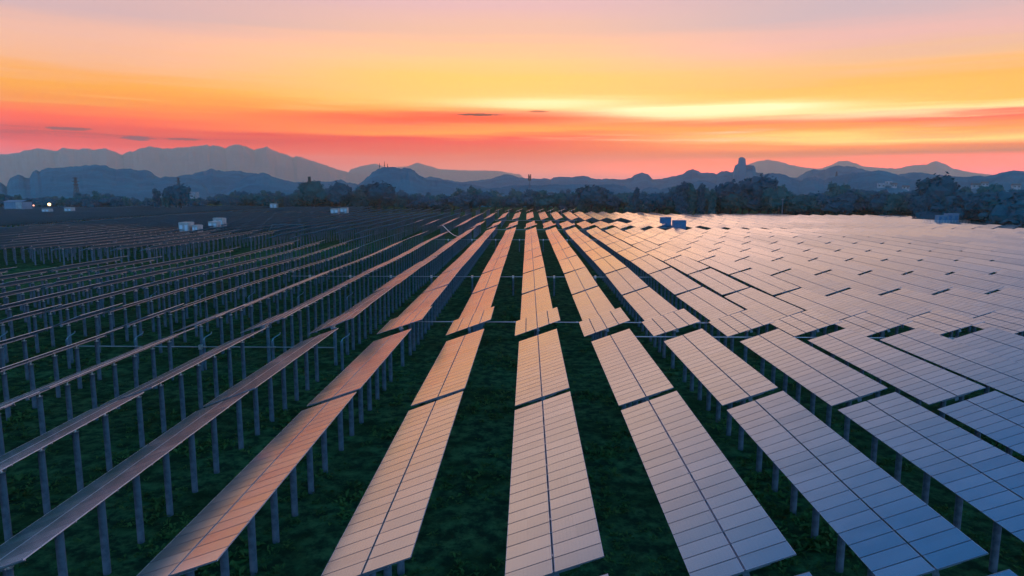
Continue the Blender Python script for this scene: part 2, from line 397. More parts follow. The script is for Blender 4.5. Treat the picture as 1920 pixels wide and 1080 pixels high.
hill('tree_covered_hill', z3([(1270, 585), (1300, 560), (1340, 542), (1375, 520), (1400, 506), (1440, 498), (1475, 491), (1505, 497), (1530, 512), (1562, 522), (1610, 535), (1660, 545), (1700, 545), (1745, 552), (1800, 565)], 0), 1250, 260, 200, 1.4, None, 13)
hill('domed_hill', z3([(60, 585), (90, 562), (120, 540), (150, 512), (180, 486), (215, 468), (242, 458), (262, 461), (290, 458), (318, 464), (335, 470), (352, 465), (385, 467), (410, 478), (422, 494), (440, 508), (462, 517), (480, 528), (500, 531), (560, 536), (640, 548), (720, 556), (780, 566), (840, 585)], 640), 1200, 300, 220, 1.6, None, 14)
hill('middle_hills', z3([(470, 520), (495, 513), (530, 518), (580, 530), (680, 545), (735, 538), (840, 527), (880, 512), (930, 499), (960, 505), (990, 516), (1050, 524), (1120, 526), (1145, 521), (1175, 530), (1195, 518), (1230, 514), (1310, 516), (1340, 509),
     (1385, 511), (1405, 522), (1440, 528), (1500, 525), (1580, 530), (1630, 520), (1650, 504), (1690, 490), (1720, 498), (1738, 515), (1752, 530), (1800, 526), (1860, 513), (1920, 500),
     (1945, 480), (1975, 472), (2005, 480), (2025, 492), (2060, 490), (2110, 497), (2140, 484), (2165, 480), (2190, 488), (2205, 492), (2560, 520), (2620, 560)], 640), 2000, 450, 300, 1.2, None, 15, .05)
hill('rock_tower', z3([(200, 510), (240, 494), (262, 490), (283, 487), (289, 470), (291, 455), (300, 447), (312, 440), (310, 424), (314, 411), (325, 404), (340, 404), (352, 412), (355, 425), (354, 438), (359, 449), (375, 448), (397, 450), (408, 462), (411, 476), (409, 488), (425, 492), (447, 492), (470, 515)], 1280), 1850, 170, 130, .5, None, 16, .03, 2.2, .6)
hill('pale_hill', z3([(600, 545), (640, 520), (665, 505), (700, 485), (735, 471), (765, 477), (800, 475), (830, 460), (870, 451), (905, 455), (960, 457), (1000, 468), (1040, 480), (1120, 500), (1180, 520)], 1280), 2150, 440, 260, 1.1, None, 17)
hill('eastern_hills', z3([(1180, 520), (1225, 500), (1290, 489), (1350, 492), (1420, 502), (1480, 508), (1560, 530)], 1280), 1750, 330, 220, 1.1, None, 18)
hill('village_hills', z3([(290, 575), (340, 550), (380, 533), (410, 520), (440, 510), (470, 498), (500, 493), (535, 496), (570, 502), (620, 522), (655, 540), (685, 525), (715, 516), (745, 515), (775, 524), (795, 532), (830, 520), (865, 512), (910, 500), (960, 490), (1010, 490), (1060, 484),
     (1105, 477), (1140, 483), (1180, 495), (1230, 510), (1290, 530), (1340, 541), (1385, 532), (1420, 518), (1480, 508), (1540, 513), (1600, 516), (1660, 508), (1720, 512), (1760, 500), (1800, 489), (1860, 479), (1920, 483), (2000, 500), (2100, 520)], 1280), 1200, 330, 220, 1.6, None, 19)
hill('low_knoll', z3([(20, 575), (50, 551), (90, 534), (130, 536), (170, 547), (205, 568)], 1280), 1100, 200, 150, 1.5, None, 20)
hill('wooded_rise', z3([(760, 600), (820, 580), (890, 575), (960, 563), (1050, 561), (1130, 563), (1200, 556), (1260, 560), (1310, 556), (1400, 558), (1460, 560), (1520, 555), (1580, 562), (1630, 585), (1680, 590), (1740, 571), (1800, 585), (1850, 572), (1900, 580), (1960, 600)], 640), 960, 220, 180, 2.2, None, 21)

# ---------------------------------------------------------------- solar tables
TILT = R(19.3); LOWZ = 3.8; PITCHX = 7.25; XL = -.87
def row_x(k): return XL + 1.89 + PITCHX * k + (.40 if k == 3 else 0)
CZ = LOWZ + .66                      # height of a table's middle
ROT = Matrix.Rotation(-TILT, 4, 'Y')  # right side up
POST_X, POST_TOP = 0.0, CZ - .20

def module_mesh(w_, l_, name):
    b = MB(); t = .04; r = .016
    b.box((0, 0, -.012), (w_, l_, t * .8), 1)
    z = t * .1 + .012
    def ringz(x0, x1, y0, y1): b.box(((x0 + x1) / 2, (y0 + y1) / 2, z - .004), (x1 - x0, y1 - y0, .012), 1)
    q_ = .010
    for yy in (-l_ / 2 + q_ / 2, l_ / 2 - q_ / 2): b.box((0, yy, z - .004), (w_ - .002, q_, .010), 3)
    ringz(-w_ / 2, -w_ / 2 + r, -l_ / 2 + r, l_ / 2 - r); ringz(w_ / 2 - r, w_ / 2, -l_ / 2 + r, l_ / 2 - r)
    x, y = w_ / 2 - r, l_ / 2 - r; zz = z - .003
    b.quad([(-x, -y, zz), (x, -y, zz), (x, y, zz), (-x, y, zz)], 0, [(-x, -y), (x, -y), (x, y), (-x, y)])
    b.quad([(-x, y, -.032), (x, y, -.032), (x, -y, -.032), (-x, -y, -.032)], 2)
    return b.mesh(name, [M_GLASS, M_ALU, M_BACK, M_DARKF])
ME_MOD = module_mesh(1.96, .98, 'solar_module')
ME_MODS = module_mesh(1.20, .945, 'small_solar_module')

def strip_into(b, xc, w_, L, M=None, y0=0.0):
    """one run of modules as a slab; glass on top, bright aluminium edges"""
    n = len(b.v)
    b.box((xc, y0, 0), (w_, L, .028), 1, M)
    x0, x1, z, e = xc - w_ / 2 + .012, xc + w_ / 2 - .012, .017, .012
    P = [Vector(p) for p in ((x0, y0 - L / 2 + e, z), (x1, y0 - L / 2 + e, z), (x1, y0 + L / 2 - e, z), (x0, y0 + L / 2 - e, z))]
    if M is not None: P = [M @ p for p in P]
    b.quad(P, 0, [(0, e), (w_, e), (w_, L - e), (0, L - e)])
    P = [Vector(p) for p in ((x0, y0 + L / 2 - e, -z), (x1, y0 + L / 2 - e, -z), (x1, y0 - L / 2 + e, -z), (x0, y0 - L / 2 + e, -z))]
    if M is not None: P = [M @ p for p in P]
    b.quad(P, 2)
def strip_mesh(w_, L, name):
    b = MB(); strip_into(b, 0, w_, L); return b.mesh(name, [M_STRIP, M_ALU, M_BACK])
POSTS = [-9 + 3 * i for i in range(7)]
def post_mesh(sides):
    b = MB(); b.tube((0, 0, -.6), (0, 0, POST_TOP - .32), .185, sides, 0)
    b.tube((0, 0, POST_TOP - .32), (0, 0, POST_TOP - .27), .22, sides, 1)
    b.tube((0, 0, POST_TOP - .27), (0, 0, POST_TOP - .07), .07, sides, 1)
    b.box((0, 0, POST_TOP - .02), (.22, .16, .13), 1)
    return b.mesh('post', [M_PILE, M_CAP])
ME_POST = post_mesh(12); ME_POST_FAR = post_mesh(6)
def tube_mesh(L):
    b = MB(); b.box((0, 0, 0), (.13, L - .3, .13), 0)
    for y in (-L / 2 + .2, L / 2 - .2): b.box((0, y, -.05), (.26, .04, .3), 0)
    return b.mesh('torque_tube', [M_STEEL])
def rail_mesh(w_):
    b = MB(); b.box((0, 0, 0), (w_, .06, .07), 0); b.box((-.55, 0, -.08), (.9, .05, .05), 0); b.box((.55, 0, -.08), (.9, .05, .05), 0)
    return b.mesh('rail', [M_STEEL])
ME_RAIL = rail_mesh(3.8); ME_RAILS = rail_mesh(4.9)
TUBES = {}; STRIPS = {}

def orient(x, y, L):
    h0, h1 = table_h(x, y - L / 2), table_h(x, y + L / 2)
    return (h0 + h1) / 2, math.atan2(h1 - h0, L)

def ordn(n):
    o = ['', 'first', 'second', 'third', 'fourth', 'fifth', 'sixth', 'seventh', 'eighth', 'ninth', 'tenth', 'eleventh', 'twelfth', 'thirteenth',
         'fourteenth', 'fifteenth', 'sixteenth', 'seventeenth', 'eighteenth', 'nineteenth', 'twentieth']
    if n < len(o): return o[n]
    t = {2: 'twenty', 3: 'thirty', 4: 'forty', 5: 'fifty', 6: 'sixty'}[n // 10]
    return t + ('-' + o[n % 10] if n % 10 else ' tieth').replace('y tieth', 'ieth')
def rowname(k):
    return 'in the central row' if k == 0 else f"in the {ordn(abs(k))} row {'right' if k > 0 else 'left'} of the central row"

def make_table(x, y, n, label, near, small=False):
    """n modules along; near tables carry every module as a part"""
    cols = 4 if small else 2
    L = n * (.965 if small else 1.0)
    zo, sl_ = orient(x, y, L)
    if small: zo += .17
    jt = random.gauss(0, R(.8)) + R(.6) * math.sin(x * .9 + y * .37)
    nm = 'short_solar_table' if small else 'solar_table'
    root = put(nm, None, None, (x, y, zo)); root.empty_display_size = .5
    tag(root, label, 'solar table', 'short solar tables set at the ends of the rows' if small else 'long solar tables standing in parallel rows')
    Mx = Matrix.Translation((0, 0, CZ)) @ Matrix.Rotation(sl_, 4, 'X') @ Matrix.Rotation(-(TILT + jt), 4, 'Y')
    def child(name, me, loc, rot=None, mtx=None):
        o = put(name, me, root)
        o.matrix_local = mtx if mtx is not None else Matrix.Translation(loc)
        return o
    key = (L, small)
    if key not in TUBES: TUBES[key] = tube_mesh(L); STRIPS[key] = strip_mesh(1.20 if small else 1.96, L, 'module_row')
    if near:
        for j in range(n):
            for c in range(cols):
                xx = (c - 1.5) * 1.28 if small else (-1.02, 1.02)[c]
                yy = (j + .5) * (.965 if small else 1.0) - L / 2
                J = Matrix.Rotation(random.gauss(0, R(.10)), 4, 'X') @ Matrix.Rotation(random.gauss(0, R(.12)), 4, 'Y')
                child('solar_module', ME_MODS if small else ME_MOD, None, mtx=Mx @ Matrix.Translation((xx, yy, 0)) @ J)
        for i in range(8 if not small else 3):
            yy = (-10.3 + i * 2.95) * (L / 21) if not small else (i - 1) * 3.0
            child('rail', ME_RAILS if small else ME_RAIL, None, mtx=Mx @ Matrix.Translation((0, yy, -.075)))
    else:
        for c in range(cols):
            child('module_row', STRIPS[key], None, mtx=Mx @ Matrix.Translation(((c - 1.5) * 1.28 if small else (-1.02, 1.02)[c], 0, 0)))
    child('torque_tube', TUBES[key], None, mtx=Mx @ Matrix.Translation((0, 0, -.20)))
    ps = [p for p in POSTS if abs(p) < L / 2 - .4] if not small else [-2.4, 2.4]
    for p in ps:
        hz = p * math.tan(sl_) + .02
        child('post', ME_POST if near else ME_POST_FAR, (0, p, hz))
    return root

# --- where the tables stand
yend = {-4: 242, -5: 242, -6: 231, -7: 219, -8: 197, -9: 197, -10: 175, -11: 153, -12: 153, -13: 131}
def row_tables(k):
    """(centre y, modules along, block, number in block, small) for row k"""
    out = []; x = row_x(k)
    lim_far = 425 - max(0, x - 70) * .33
    if x > 203: return out
    if -212 < x < -200: return out
    if x > -205:
        # near block, counted backwards from the first line of short tables
        sh = max(-.6, min(1.3, .22 * k))
        out.append((45.95 + 10.5 + sh, 21, 'front', 1, 0)); out.append((34.5 + sh, 21, 'front', 2, 0)); out.append((12.4 + sh, 21, 'front', 3, 0))
        out.append((-9.6, 21, 'front', 4, 0))
        out.append((73.85, 8, 'line', 1, 1))
        e = yend.get(k, 252.5 if k > -4 else max(110, 131 + (k + 13) * 4.5)) + .5
        out.append((78.4 + 9.5, 19, 'beyond', 1, 0))
        y = 98.3; i = 2
        while y + 21 <= e + 1:
            out.append((y + 10.5, 21, 'beyond', i, 0)); y += 22; i += 1
        if -3 <= k <= 6: out.append((264.4, 8, 'line', 2, 1))
        elif k > 6 and k not in (7, 8, 9): out.append((264.4, 8, 'line', 2, 1))
        if k >= -3:
            if k <= 6:
                out += [(279.5, 21, 'past', 1, 0), (296.5, 11, 'past', 2, 0)]
                y = 341; i = 3
                while y + 21 <= 430: out.append((y + 10.5, 21, 'past', i, 0)); y += 22; i += 1
                if k <= 4: out.append((476, 10, 'line', 3, 1)); 
            else:
                y = 269; i = 1
                while y + 21 <= lim_far: out.append((y + 10.5, 21, 'past', i, 0)); y += 22; i += 1
        else:
            y = e + (28 if k > -11 else 40 if k > -13 else 26 + (k % 2) * 4); y = 10.3 + 22 * math.ceil((y - 10.3) / 22); i = 1
            while y + 21 <= 440: out.append((y + 10.5, 21, 'past', i, 0)); y += 22; i += 1
            if x > -125:
                y = 462
                while y + 21 <= 512: out.append((y + 10.5, 21, 'past', i, 0)); y += 22; i += 1
            else:
                y = 458
                while y + 21 <= 585: out.append((y + 10.5, 21, 'past', i, 0)); y += 22; i += 1
    else:
        y = 208.3; i = 1
        while y + 21 <= 585:
            if not (k % 9 == 0 and i % 6 == 0): out.append((y + 10.5, 21, 'west', i, 0))
            y += 22; i += 1
    return out

cand = []
for k in range(-66, 29):
    x = row_x(k)
    for (y, n, blk, i, small) in row_tables(k):
        L = n * (.965 if small else 1); hw = 2.4 if small else 1.9
        # keep what the frame can see; measure how large it shows
        P = []; vis = False
        for (dx, dz) in ((-hw, -.66), (hw, .66)):
            for dy in (-L / 2, L / 2):
                p = px((x + dx, max(1.5, y + dy), CZ + dz))
                if p: P.append(p); vis |= (-260 < p[0] < 2180 and p[1] < 1200)
        pb = px((x, max(3, y), 0))
        if pb and -260 < pb[0] < 2180 and pb[1] < 1200: vis = True
        if len(P) < 4 or not vis: continue
        q = [P[0], P[1], P[3], P[2]]
        cl = [(max(0, min(1920, a[0])), max(0, min(1080, a[1]))) for a in q]
        ar = abs(sum(cl[a][0] * cl[(a + 1) % 4][1] - cl[(a + 1) % 4][0] * cl[a][1] for a in range(4))) / 2
        ln = math.hypot(cl[0][0] - cl[3][0], cl[0][1] - cl[3][1])
        cand.append((ar + ln * 2200 / max(20, P[0][2]), k, x, y, n, blk, i, small, P[0][2]))
cand.sort(key=lambda c: -c[0])
big = [c for c in cand if not c[7]][:300]; small_ = [c for c in cand if c[7]]
rest = [c for c in cand if not c[7]][300:]
side = {'front': 'in front of the nearest short tables', 'beyond': 'beyond the nearest short tables', 'past': 'past the cabin track', 'west': 'beyond the western track'}
def tlabel(k, blk, i):
    if k == 0: rn = 'in the central row'
    else: rn = f"{ordn(abs(k))} row {'right' if k > 0 else 'left'} of centre"
    return f"solar table {ordn(i)} {side[blk]}, {rn}"
n_near = 0
for (ar, k, x, y, n, blk, i, sm, d) in big:
    near = d < 100 and n_near < 60 and ar > 700
    n_near += near
    make_table(x, y, n, tlabel(k, blk, i), near)
for (ar, k, x, y, n, blk, i, sm, d) in small_:
    wh = {1: 'nearest', 2: 'second', 3: 'farthest'}[i]
    rn = 'in the central row' if k == 0 else f"{ordn(abs(k))} row {'right' if k > 0 else 'left'} of centre"
    make_table(x, y, n, f"short wide solar table in the {wh} crosswise line, {rn}", i == 1 and abs(k) < 9, True)

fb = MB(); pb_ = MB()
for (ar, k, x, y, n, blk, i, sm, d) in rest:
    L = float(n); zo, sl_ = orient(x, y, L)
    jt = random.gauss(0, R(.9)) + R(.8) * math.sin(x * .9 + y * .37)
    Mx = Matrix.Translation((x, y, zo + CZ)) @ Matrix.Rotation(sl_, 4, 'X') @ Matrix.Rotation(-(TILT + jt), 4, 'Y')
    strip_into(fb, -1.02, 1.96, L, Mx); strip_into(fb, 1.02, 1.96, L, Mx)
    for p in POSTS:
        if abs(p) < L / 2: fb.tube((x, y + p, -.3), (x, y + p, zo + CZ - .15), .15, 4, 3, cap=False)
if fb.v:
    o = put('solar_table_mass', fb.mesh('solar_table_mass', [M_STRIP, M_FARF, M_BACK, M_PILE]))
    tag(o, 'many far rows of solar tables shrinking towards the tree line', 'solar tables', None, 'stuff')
print('TABLES', len(big), len(small_), len(rest), 'near', n_near)

# ---------------------------------------------------------------- drive shafts that link the rows
def drive_shaft(y, z, x0, x1, label, posts=(), r=.06):
    root = put('drive_shaft', None, None, (x0, y, 0)); tag(root, label, 'drive shaft', 'drive shafts crossing the rows')
    b = MB(); x = 0
    while x < x1 - x0 - .1:
        e = min(x + 7.25, x1 - x0); b.tube((x + .02, 0, z), (e - .02, 0, z), r, 10, 0)
        b.tube((x - .12, 0, z), (x + .12, 0, z), r * 1.7, 10, 0); x = e
    put('pipe', b.mesh('pipe', [M_PIPE]), root)
    pm = MB(); pm.tube((0, 0, -.5), (0, 0, z - .25), .17, 12, 0); pm.box((0, 0, z - .02), (.34, .3, .46), 1)
    me = pm.mesh('post', [M_PILE, M_CAP])
    for p in posts: put('post', me, root, (p - x0, 0, 0))
    return root
mids = lambda k0, k1: [row_x(k) + PITCHX / 2 for k in range(k0, k1)]
drive_shaft(77.9, 3.55, -16, 24, 'steel drive shaft crossing just behind the nearest line of short tables')
drive_shaft(68.4, 3.95, 8.5, 45, 'steel drive shaft in front of the nearest short tables, right of centre')
drive_shaft(68.6, 2.6, -48, -20, 'low dull pipe crossing between the posts, left of centre', [-34])
drive_shaft(119.8, 3.5, -42, 50, 'steel drive shaft on headed posts crossing the middle rows', mids(-6, 6))
drive_shaft(208.0, 3.6, -30, 26, 'thin drive shaft crossing far down the rows, before the cabins', mids(-4, 4))
drive_shaft(259.0, 3.7, -14, 40, 'thin drive shaft at the second line of short tables')
drive_shaft(335.0, 3.8, -16, 24, 'farthest drive shaft, crossing beyond the cabin track')

# bent linkage arms on short piles at the row ends on the left
def linkage(x, y):
    root = put('actuator_arm', None, None, (x, y, table_h(x, y)))
    tag(root, 'bent white actuator arm on a short pile, at a row end on the left side', 'actuator', 'actuator arms at the row ends on the left')
    b = MB(); b.tube((0, 0, -.5), (0, 0, 3.1), .15, 10, 0); put('post', b.mesh('post', [M_PILE]), root)
    b = MB(); b.tube((0, 0, 3.1), (.1, .1, 3.35), .07, 8); b.tube((.1, .1, 3.35), (.75, .2, 3.75), .05, 8); b.tube((.75, .2, 3.75), (.8, .2, 3.95), .06, 8)
    put('arm', b.mesh('arm', [M_STEEL]), root)
for k in range(-12, -2):
    linkage(row_x(k) + 1.4, 69.0)
for k in range(-9, -3): linkage(row_x(k) + 1.6, 98.0 - .2)

# ---------------------------------------------------------------- equipment cabins on platforms
def cabin(x, y, z, w_, d_, h, label, cat='cabin', rot=0.0, group='equipment cabins'):
    paint = M_PALEB if x > 100 else M_SHADEB if x > 20 else M_WHITE  # cabins in the right-hand gap have their shade painted in
    root = put('equipment_cabin', None, None, (x, y, z), (0, 0, rot)); tag(root, label, cat, group)
    b = MB(); b.box((0, 0, h / 2), (w_, d_, h - .16), 0)
    for i in range(int(w_ / .45)): b.box((-w_ / 2 + .3 + i * .45, -d_ / 2 - .02, h / 2), (.10, .05, h - .4), 0)
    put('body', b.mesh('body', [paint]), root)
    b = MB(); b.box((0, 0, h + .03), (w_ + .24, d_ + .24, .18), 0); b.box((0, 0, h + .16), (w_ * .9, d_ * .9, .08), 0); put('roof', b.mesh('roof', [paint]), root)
    b = MB(); b.box((0, 0, .0), (w_ + .1, d_ + .1, .16), 0); put('base_frame', b.mesh('base_frame', [M_STEEL]), root)
    for s in (-.27, .27):
        b = MB(); b.box((w_ * s, -d_ / 2 - .07, h * .45), (w_ * .3, .05, h * .72), 0); o = put('door', b.mesh('door', [M_DOOR if x < 20 else M_SHADEB]), root)
        b = MB(); b.box((w_ * s + w_ * .11, -d_ / 2 - .12, h * .45), (.06, .08, .3), 0); put('handle', b.mesh('handle', [M_STEEL]), o)
    b = MB()
    for i in range(6): b.box((w_ / 2 + .03, 0, h * .35 + i * .18), (.05, d_ * .5, .09), 0)
    put('vent', b.mesh('vent', [M_VENT]), root)
    return root
def platform(x, y, z, w_, d_, label, rail=True):
    root = put('equipment_platform', None, None, (x, y, 0)); tag(root, label, 'platform', 'raised platforms under the equipment cabins')
    b = MB(); b.box((0, 0, z - .12), (w_, d_, .2), 0); put('deck', b.mesh('deck', [M_STEEL]), root)
    for i in (-1, 0, 1):
        for j in (-1, 1):
            b = MB(); b.tube((i * (w_ / 2 - .4), j * (d_ / 2 - .3), -.4), (i * (w_ / 2 - .4), j * (d_ / 2 - .3), z - .23), .18, 8); put('leg', b.mesh('leg', [M_PILE]), root)
    if rail:
        b = MB()
        for j in (-1, 1):
            for zz in (.55, 1.05): b.box((0, j * (d_ / 2 - .05), z + zz), (w_ - .1, .05, .05))
            for i in range(int(w_ / 1.2) + 1): b.box((-w_ / 2 + .08 + i * 1.2, j * (d_ / 2 - .05), z + .5), (.05, .05, 1.08))
        for i in (-1, 1):
            for zz in (.55, 1.05): b.box((i * (w_ / 2 - .05), 0, z + zz), (.05, d_ - .2, .05))
        put('railing', b.mesh('railing', [M_CAP]), root)
PZ = 3.2
def site(specs, plabel, rail=False, pad=1.0, PZ=3.2):
    """specs: (left bearing, right bearing, base row, height, depth, label)"""
    xs = []; ys = []
    for (xa, xb, yb, h, d_, lab) in specs:
        a, b_ = at_z(xa, yb, PZ), at_z(xb, yb, PZ)
        y = (a.y + b_.y) / 2; w_ = abs(b_.x - a.x); x = (a.x + b_.x) / 2
        cabin(x, y + d_ / 2, PZ + .09, w_, d_, h, lab); xs += [x - w_ / 2, x + w_ / 2]; ys += [y, y + d_]
    platform((min(xs) + max(xs)) / 2, (min(ys) + max(ys)) / 2, PZ, max(xs) - min(xs) + 2 * pad, max(ys) - min(ys) + 1.6, plabel, rail)
site([(1263, 1286, 435, 4.0, 3.2, 'blue-shaded cabin in front, in the dark gap between right-hand tables')], 'platform under the front cabin in the gap right of centre')
site([(1239, 1258, 427, 4.0, 2.8, 'blue-shaded cabin at the back, left of another in the right-hand gap')], 'platform under the rear cabin in the gap right of centre')
site([(1759, 1776, 418, 2.9, 2.6, 'lower cabin of the pair among the far right panels'), (1777, 1797, 418, 3.7, 3.0, 'taller cabin of the pair among the far right panels')],
     'railed platform under the cabin pair among the far right panels', True, 4.2, 4.9)
site([(336, 354, 440, 4.0, 4.5, 'tall white cabin, leftmost of the four in the middle of the left field'), (361, 371, 440, 3.0, 4.0, 'small white cabin right beside the tall leftmost cabin in the left field')],
     'platform under the tall white cabin in the left field')
site([(391, 407, 432, 3.1, 3.6, 'lower white cabin in front of the right pair in the left field')], 'platform under the lower cabin of the right pair in the left field')
site([(400, 418, 429, 4.0, 3.6, 'taller white cabin behind the right pair in the left field')], 'platform under the taller cabin of the right pair in the left field')
site([(620, 634, 404, 3.8, 4, 'white cabin left of two, on the far left field before the dark trees')], 'platform under the left cabin of the far pair')
site([(638, 651, 402, 3.8, 4, 'white cabin right of two, on the far left field before the dark trees')], 'platform under the right cabin of the far pair')
site([(506, 519, 391, 3.8, 4, 'lone white cabin at the far edge of the left field')], 'platform under the lone cabin at the far edge')
site([(346, 360, 388.6, 3.0, 4, 'low white cabin left of two on the horizon edge of the left field')], 'platform under the low cabin on the horizon edge')
site([(369, 381, 388.2, 3.6, 4, 'white cabin right of two on the horizon edge of the left field')], 'platform under the right cabin on the horizon edge')
site([(79, 92, 402, 3.2, 4, 'small pale cabin below the bright lamp')], 'platform under the pale cabin below the lamp')
site([(121, 134, 400.5, 3.6, 4, 'pale cabin right of the bright lamp')], 'platform under the pale cabin right of the lamp')

# cable bridge: slanted poles with a top bar, over the gap on the left
def cable_bridge():
    a = at_z(500, 455, .2); a2 = at_z(511, 433, 4.8); y = (a2.y)
    root = put('cable_bridge', None, None, (a2.x, y, 0)); tag(root, 'teal pipe bridge with slanted legs over the gap in the left rows', 'pipe bridge')
    wx = at_z(563, 434, 4.8).x - a2.x
    for n_, p, q in (('leg', (-2.2, -4, -.4), (0, 0, 7.0)), ('leg', (wx, -2, -.4), (wx, 0, 7.0)), ('beam', (0, 0, 7.0), (wx, 0, 6.9))):
        b = MB(); b.tube(p, q, .09, 8); put(n_, b.mesh(n_, [M_PYL2]), root)
cable_bridge()
def curve_tube(name, pts, r, m, label, cat):
    b = MB()
    for p, q in zip(pts, pts[1:]): b.tube(p, q, r, 6)
    o = put(name, b.mesh(name, [m])); tag(o, label, cat); return o
hang = []
p0 = Vector((row_x(-5) + 1.7, 268, 4.9)); p1 = Vector((row_x(-3) - .4, 240, 3.5))
for i in range(15):
    t = i / 14; p = p0.lerp(p1, t); p.z -= 3.0 * math.sin(math.pi * t) * (.6 + .4 * t) ; hang.append(p)
curve_tube('hanging_cable', hang, .10, M_CAP, 'pale cable sagging between two left row ends near the cabin track', 'cable')

# ---------------------------------------------------------------- weeds in the near aisles
def weeds():
    b = MB(); rnd = random.Random(5)
    def leaf(p, l, w_, az_, t):
        d = Vector((math.cos(az_) * math.cos(t), math.sin(az_) * math.cos(t), math.sin(t))); s = Vector((-math.sin(az_), math.cos(az_), 0)) * w_
        m1 = p + d * l * .5; e = p + d * l - Vector((0, 0, l * .25))
        b.quad([p, m1 + s, e, m1 - s], 0)
    n = 0
    while n < 12000:
        y = 16 + 110 * rnd.random() ** 1.7; x = rnd.uniform(-1, 1) * (y * .80 + 4)
        c = fbm(x * .16, y * .16, 2.0, 3)
        if c < .02 and rnd.random() > .12: continue
        n += 1
        z = ground_h(x, y) - .03; s = rnd.uniform(.14, .42) * (1.3 if c > .3 else .8)
        for i in range(6):
            leaf(Vector((x + rnd.uniform(-.2, .2), y + rnd.uniform(-.2, .2), z + rnd.uniform(0, .3) * s)), s * rnd.uniform(.8, 1.5), s * rnd.uniform(.16, .34), rnd.uniform(0, 6.28), rnd.uniform(.15, 1.2))
    o = put('weed_cover', b.mesh('weed_cover', [M_WEED])); tag(o, 'low leafy weeds and grass growing in the aisles between the panels', 'weeds', None, 'stuff')
weeds()

# ---------------------------------------------------------------- trees
def lobes(kind, rnd):
    if kind == 'round':
        L = [(0, 0, 8.2, 4.6, 4.2)] + [(rnd.uniform(-3.4, 3.4), rnd.uniform(-3.2, 3.2), rnd.uniform(5.5, 10.5), rnd.uniform(2.0, 3.2), rnd.uniform(1.7, 2.8)) for _ in range(10)]
    elif kind == 'tall':
        L = [(rnd.uniform(-.9, .9), rnd.uniform(-.9, .9), 3.6 + i * 1.45, 2.7 - .16 * abs(i - 3), 2.0) for i in range(9)]
    elif kind == 'spread':
        L = [(rnd.uniform(-5.5, 5.5), rnd.uniform(-4, 4), rnd.uniform(5, 8.6), rnd.uniform(2.4, 3.7), rnd.uniform(1.6, 2.5)) for _ in range(13)]
    else:
        L = [(rnd.uniform(-3.4, 3.4), rnd.uniform(-3, 3), rnd.uniform(2.2, 5.2), rnd.uniform(1.8, 2.9), rnd.uniform(1.5, 2.4)) for _ in range(9)]
    return L
def crown_into(b, L, rnd, ncard, scale=1.0, off=(0, 0, 0), sx=1.0, mi=0, card=.62):
    ox, oy, oz = off
    # dense inner leaf mass: rough, lumpy shells well inside the outline
    for (x, y, z, r, rz) in L:
        nu, nv = 9, 6; base = len(b.v); sd_ = rnd.uniform(0, 50)
        for j in range(nv + 1):
            ph = math.pi * j / nv
            for i in range(nu):
                th = 2 * math.pi * i / nu
                d = Vector((math.sin(ph) * math.cos(th), math.sin(ph) * math.sin(th), math.cos(ph)))
                k = .80 + .34 * fbm(d.x * 1.6 + sd_, d.y * 1.6, d.z * 1.6, 3)
                b.v.append((ox + (x + d.x * r * k) * scale * sx, oy + (y + d.y * r * k) * scale * sx, oz + (z + d.z * rz * k) * scale))
        for j in range(nv):
            for i in range(nu):
                b.f.append((base + j * nu + i, base + (j + 1) * nu + i, base + (j + 1) * nu + (i + 1) % nu, base + j * nu + (i + 1) % nu)); b.m.append(mi); b.uv += [(0, 0)] * 4
    for _ in range(ncard):
        x, y, z, r, rz = rnd.choice(L)
        d = Vector((rnd.gauss(0, 1), rnd.gauss(0, 1), rnd.gauss(.15, 1))).normalized(); k = rnd.uniform(.80, 1.08)
        p = Vector((ox + (x + d.x * r * k) * scale * sx, oy + (y + d.y * r * k) * scale * sx, oz + (z + d.z * rz * k) * scale))
        u = Vector((rnd.gauss(0, 1), rnd.gauss(0, 1), rnd.gauss(0, 1))).normalized(); v = u.orthogonal().normalized()
        s = card * rnd.uniform(.5, 1.2) * scale
        b.quad([p - u * s, p + v * s * .6, p + u * s, p - v * s * .6], mi)
TREES = {}
for kind in ('round', 'tall', 'spread', 'bush'):
    for vnt in range(2):
        rnd = random.Random(hash((len(kind) * 7 + vnt)) + 3)
        L = lobes(kind, rnd); tb = MB(); h = max(l[2] for l in L)
        bend = [(0, 0, -.5), (rnd.uniform(-.2, .2), .1, h * .3), (rnd.uniform(-.4, .4), rnd.uniform(-.3, .3), h * .62), (0, 0, h * .9)]
        for i, (p, q) in enumerate(zip(bend, bend[1:])): tb.tube(p, q, .42 * (.72 ** i), 7, 0, .42 * (.72 ** (i + 1)))
        for l in L[:7]: tb.tube((0, 0, h * .32), (l[0] * .8, l[1] * .8, l[2]), .16, 5, 0, .06)
        cb = MB(); crown_into(cb, L, rnd, 900 if kind != 'bush' else 420)
        TREES[(kind, vnt)] = (tb.mesh('trunk', [M_BARK]), cb.mesh('crown', [M_LEAF if vnt == 0 else M_LEAF2]), h + 1.6)
def tree(kind, x, y, height, label, group=None, wide=1.0, vnt=None):
    vnt = random.randrange(2) if vnt is None else vnt
    tr, cr, h = TREES[(kind, vnt)]
    nm = {'round': 'broadleaf_tree', 'tall': 'tall_tree', 'spread': 'spreading_tree', 'bush': 'bush'}[kind]
    o = put(nm, None, None, (x, y, 0), (0, 0, random.uniform(0, 6.28))); s = height / h
    o.scale = (s * wide, s * wide, s); tag(o, label, 'bush' if kind == 'bush' else 'tree', group)
    put('trunk', tr, o); put('crown', cr, o)
    return o
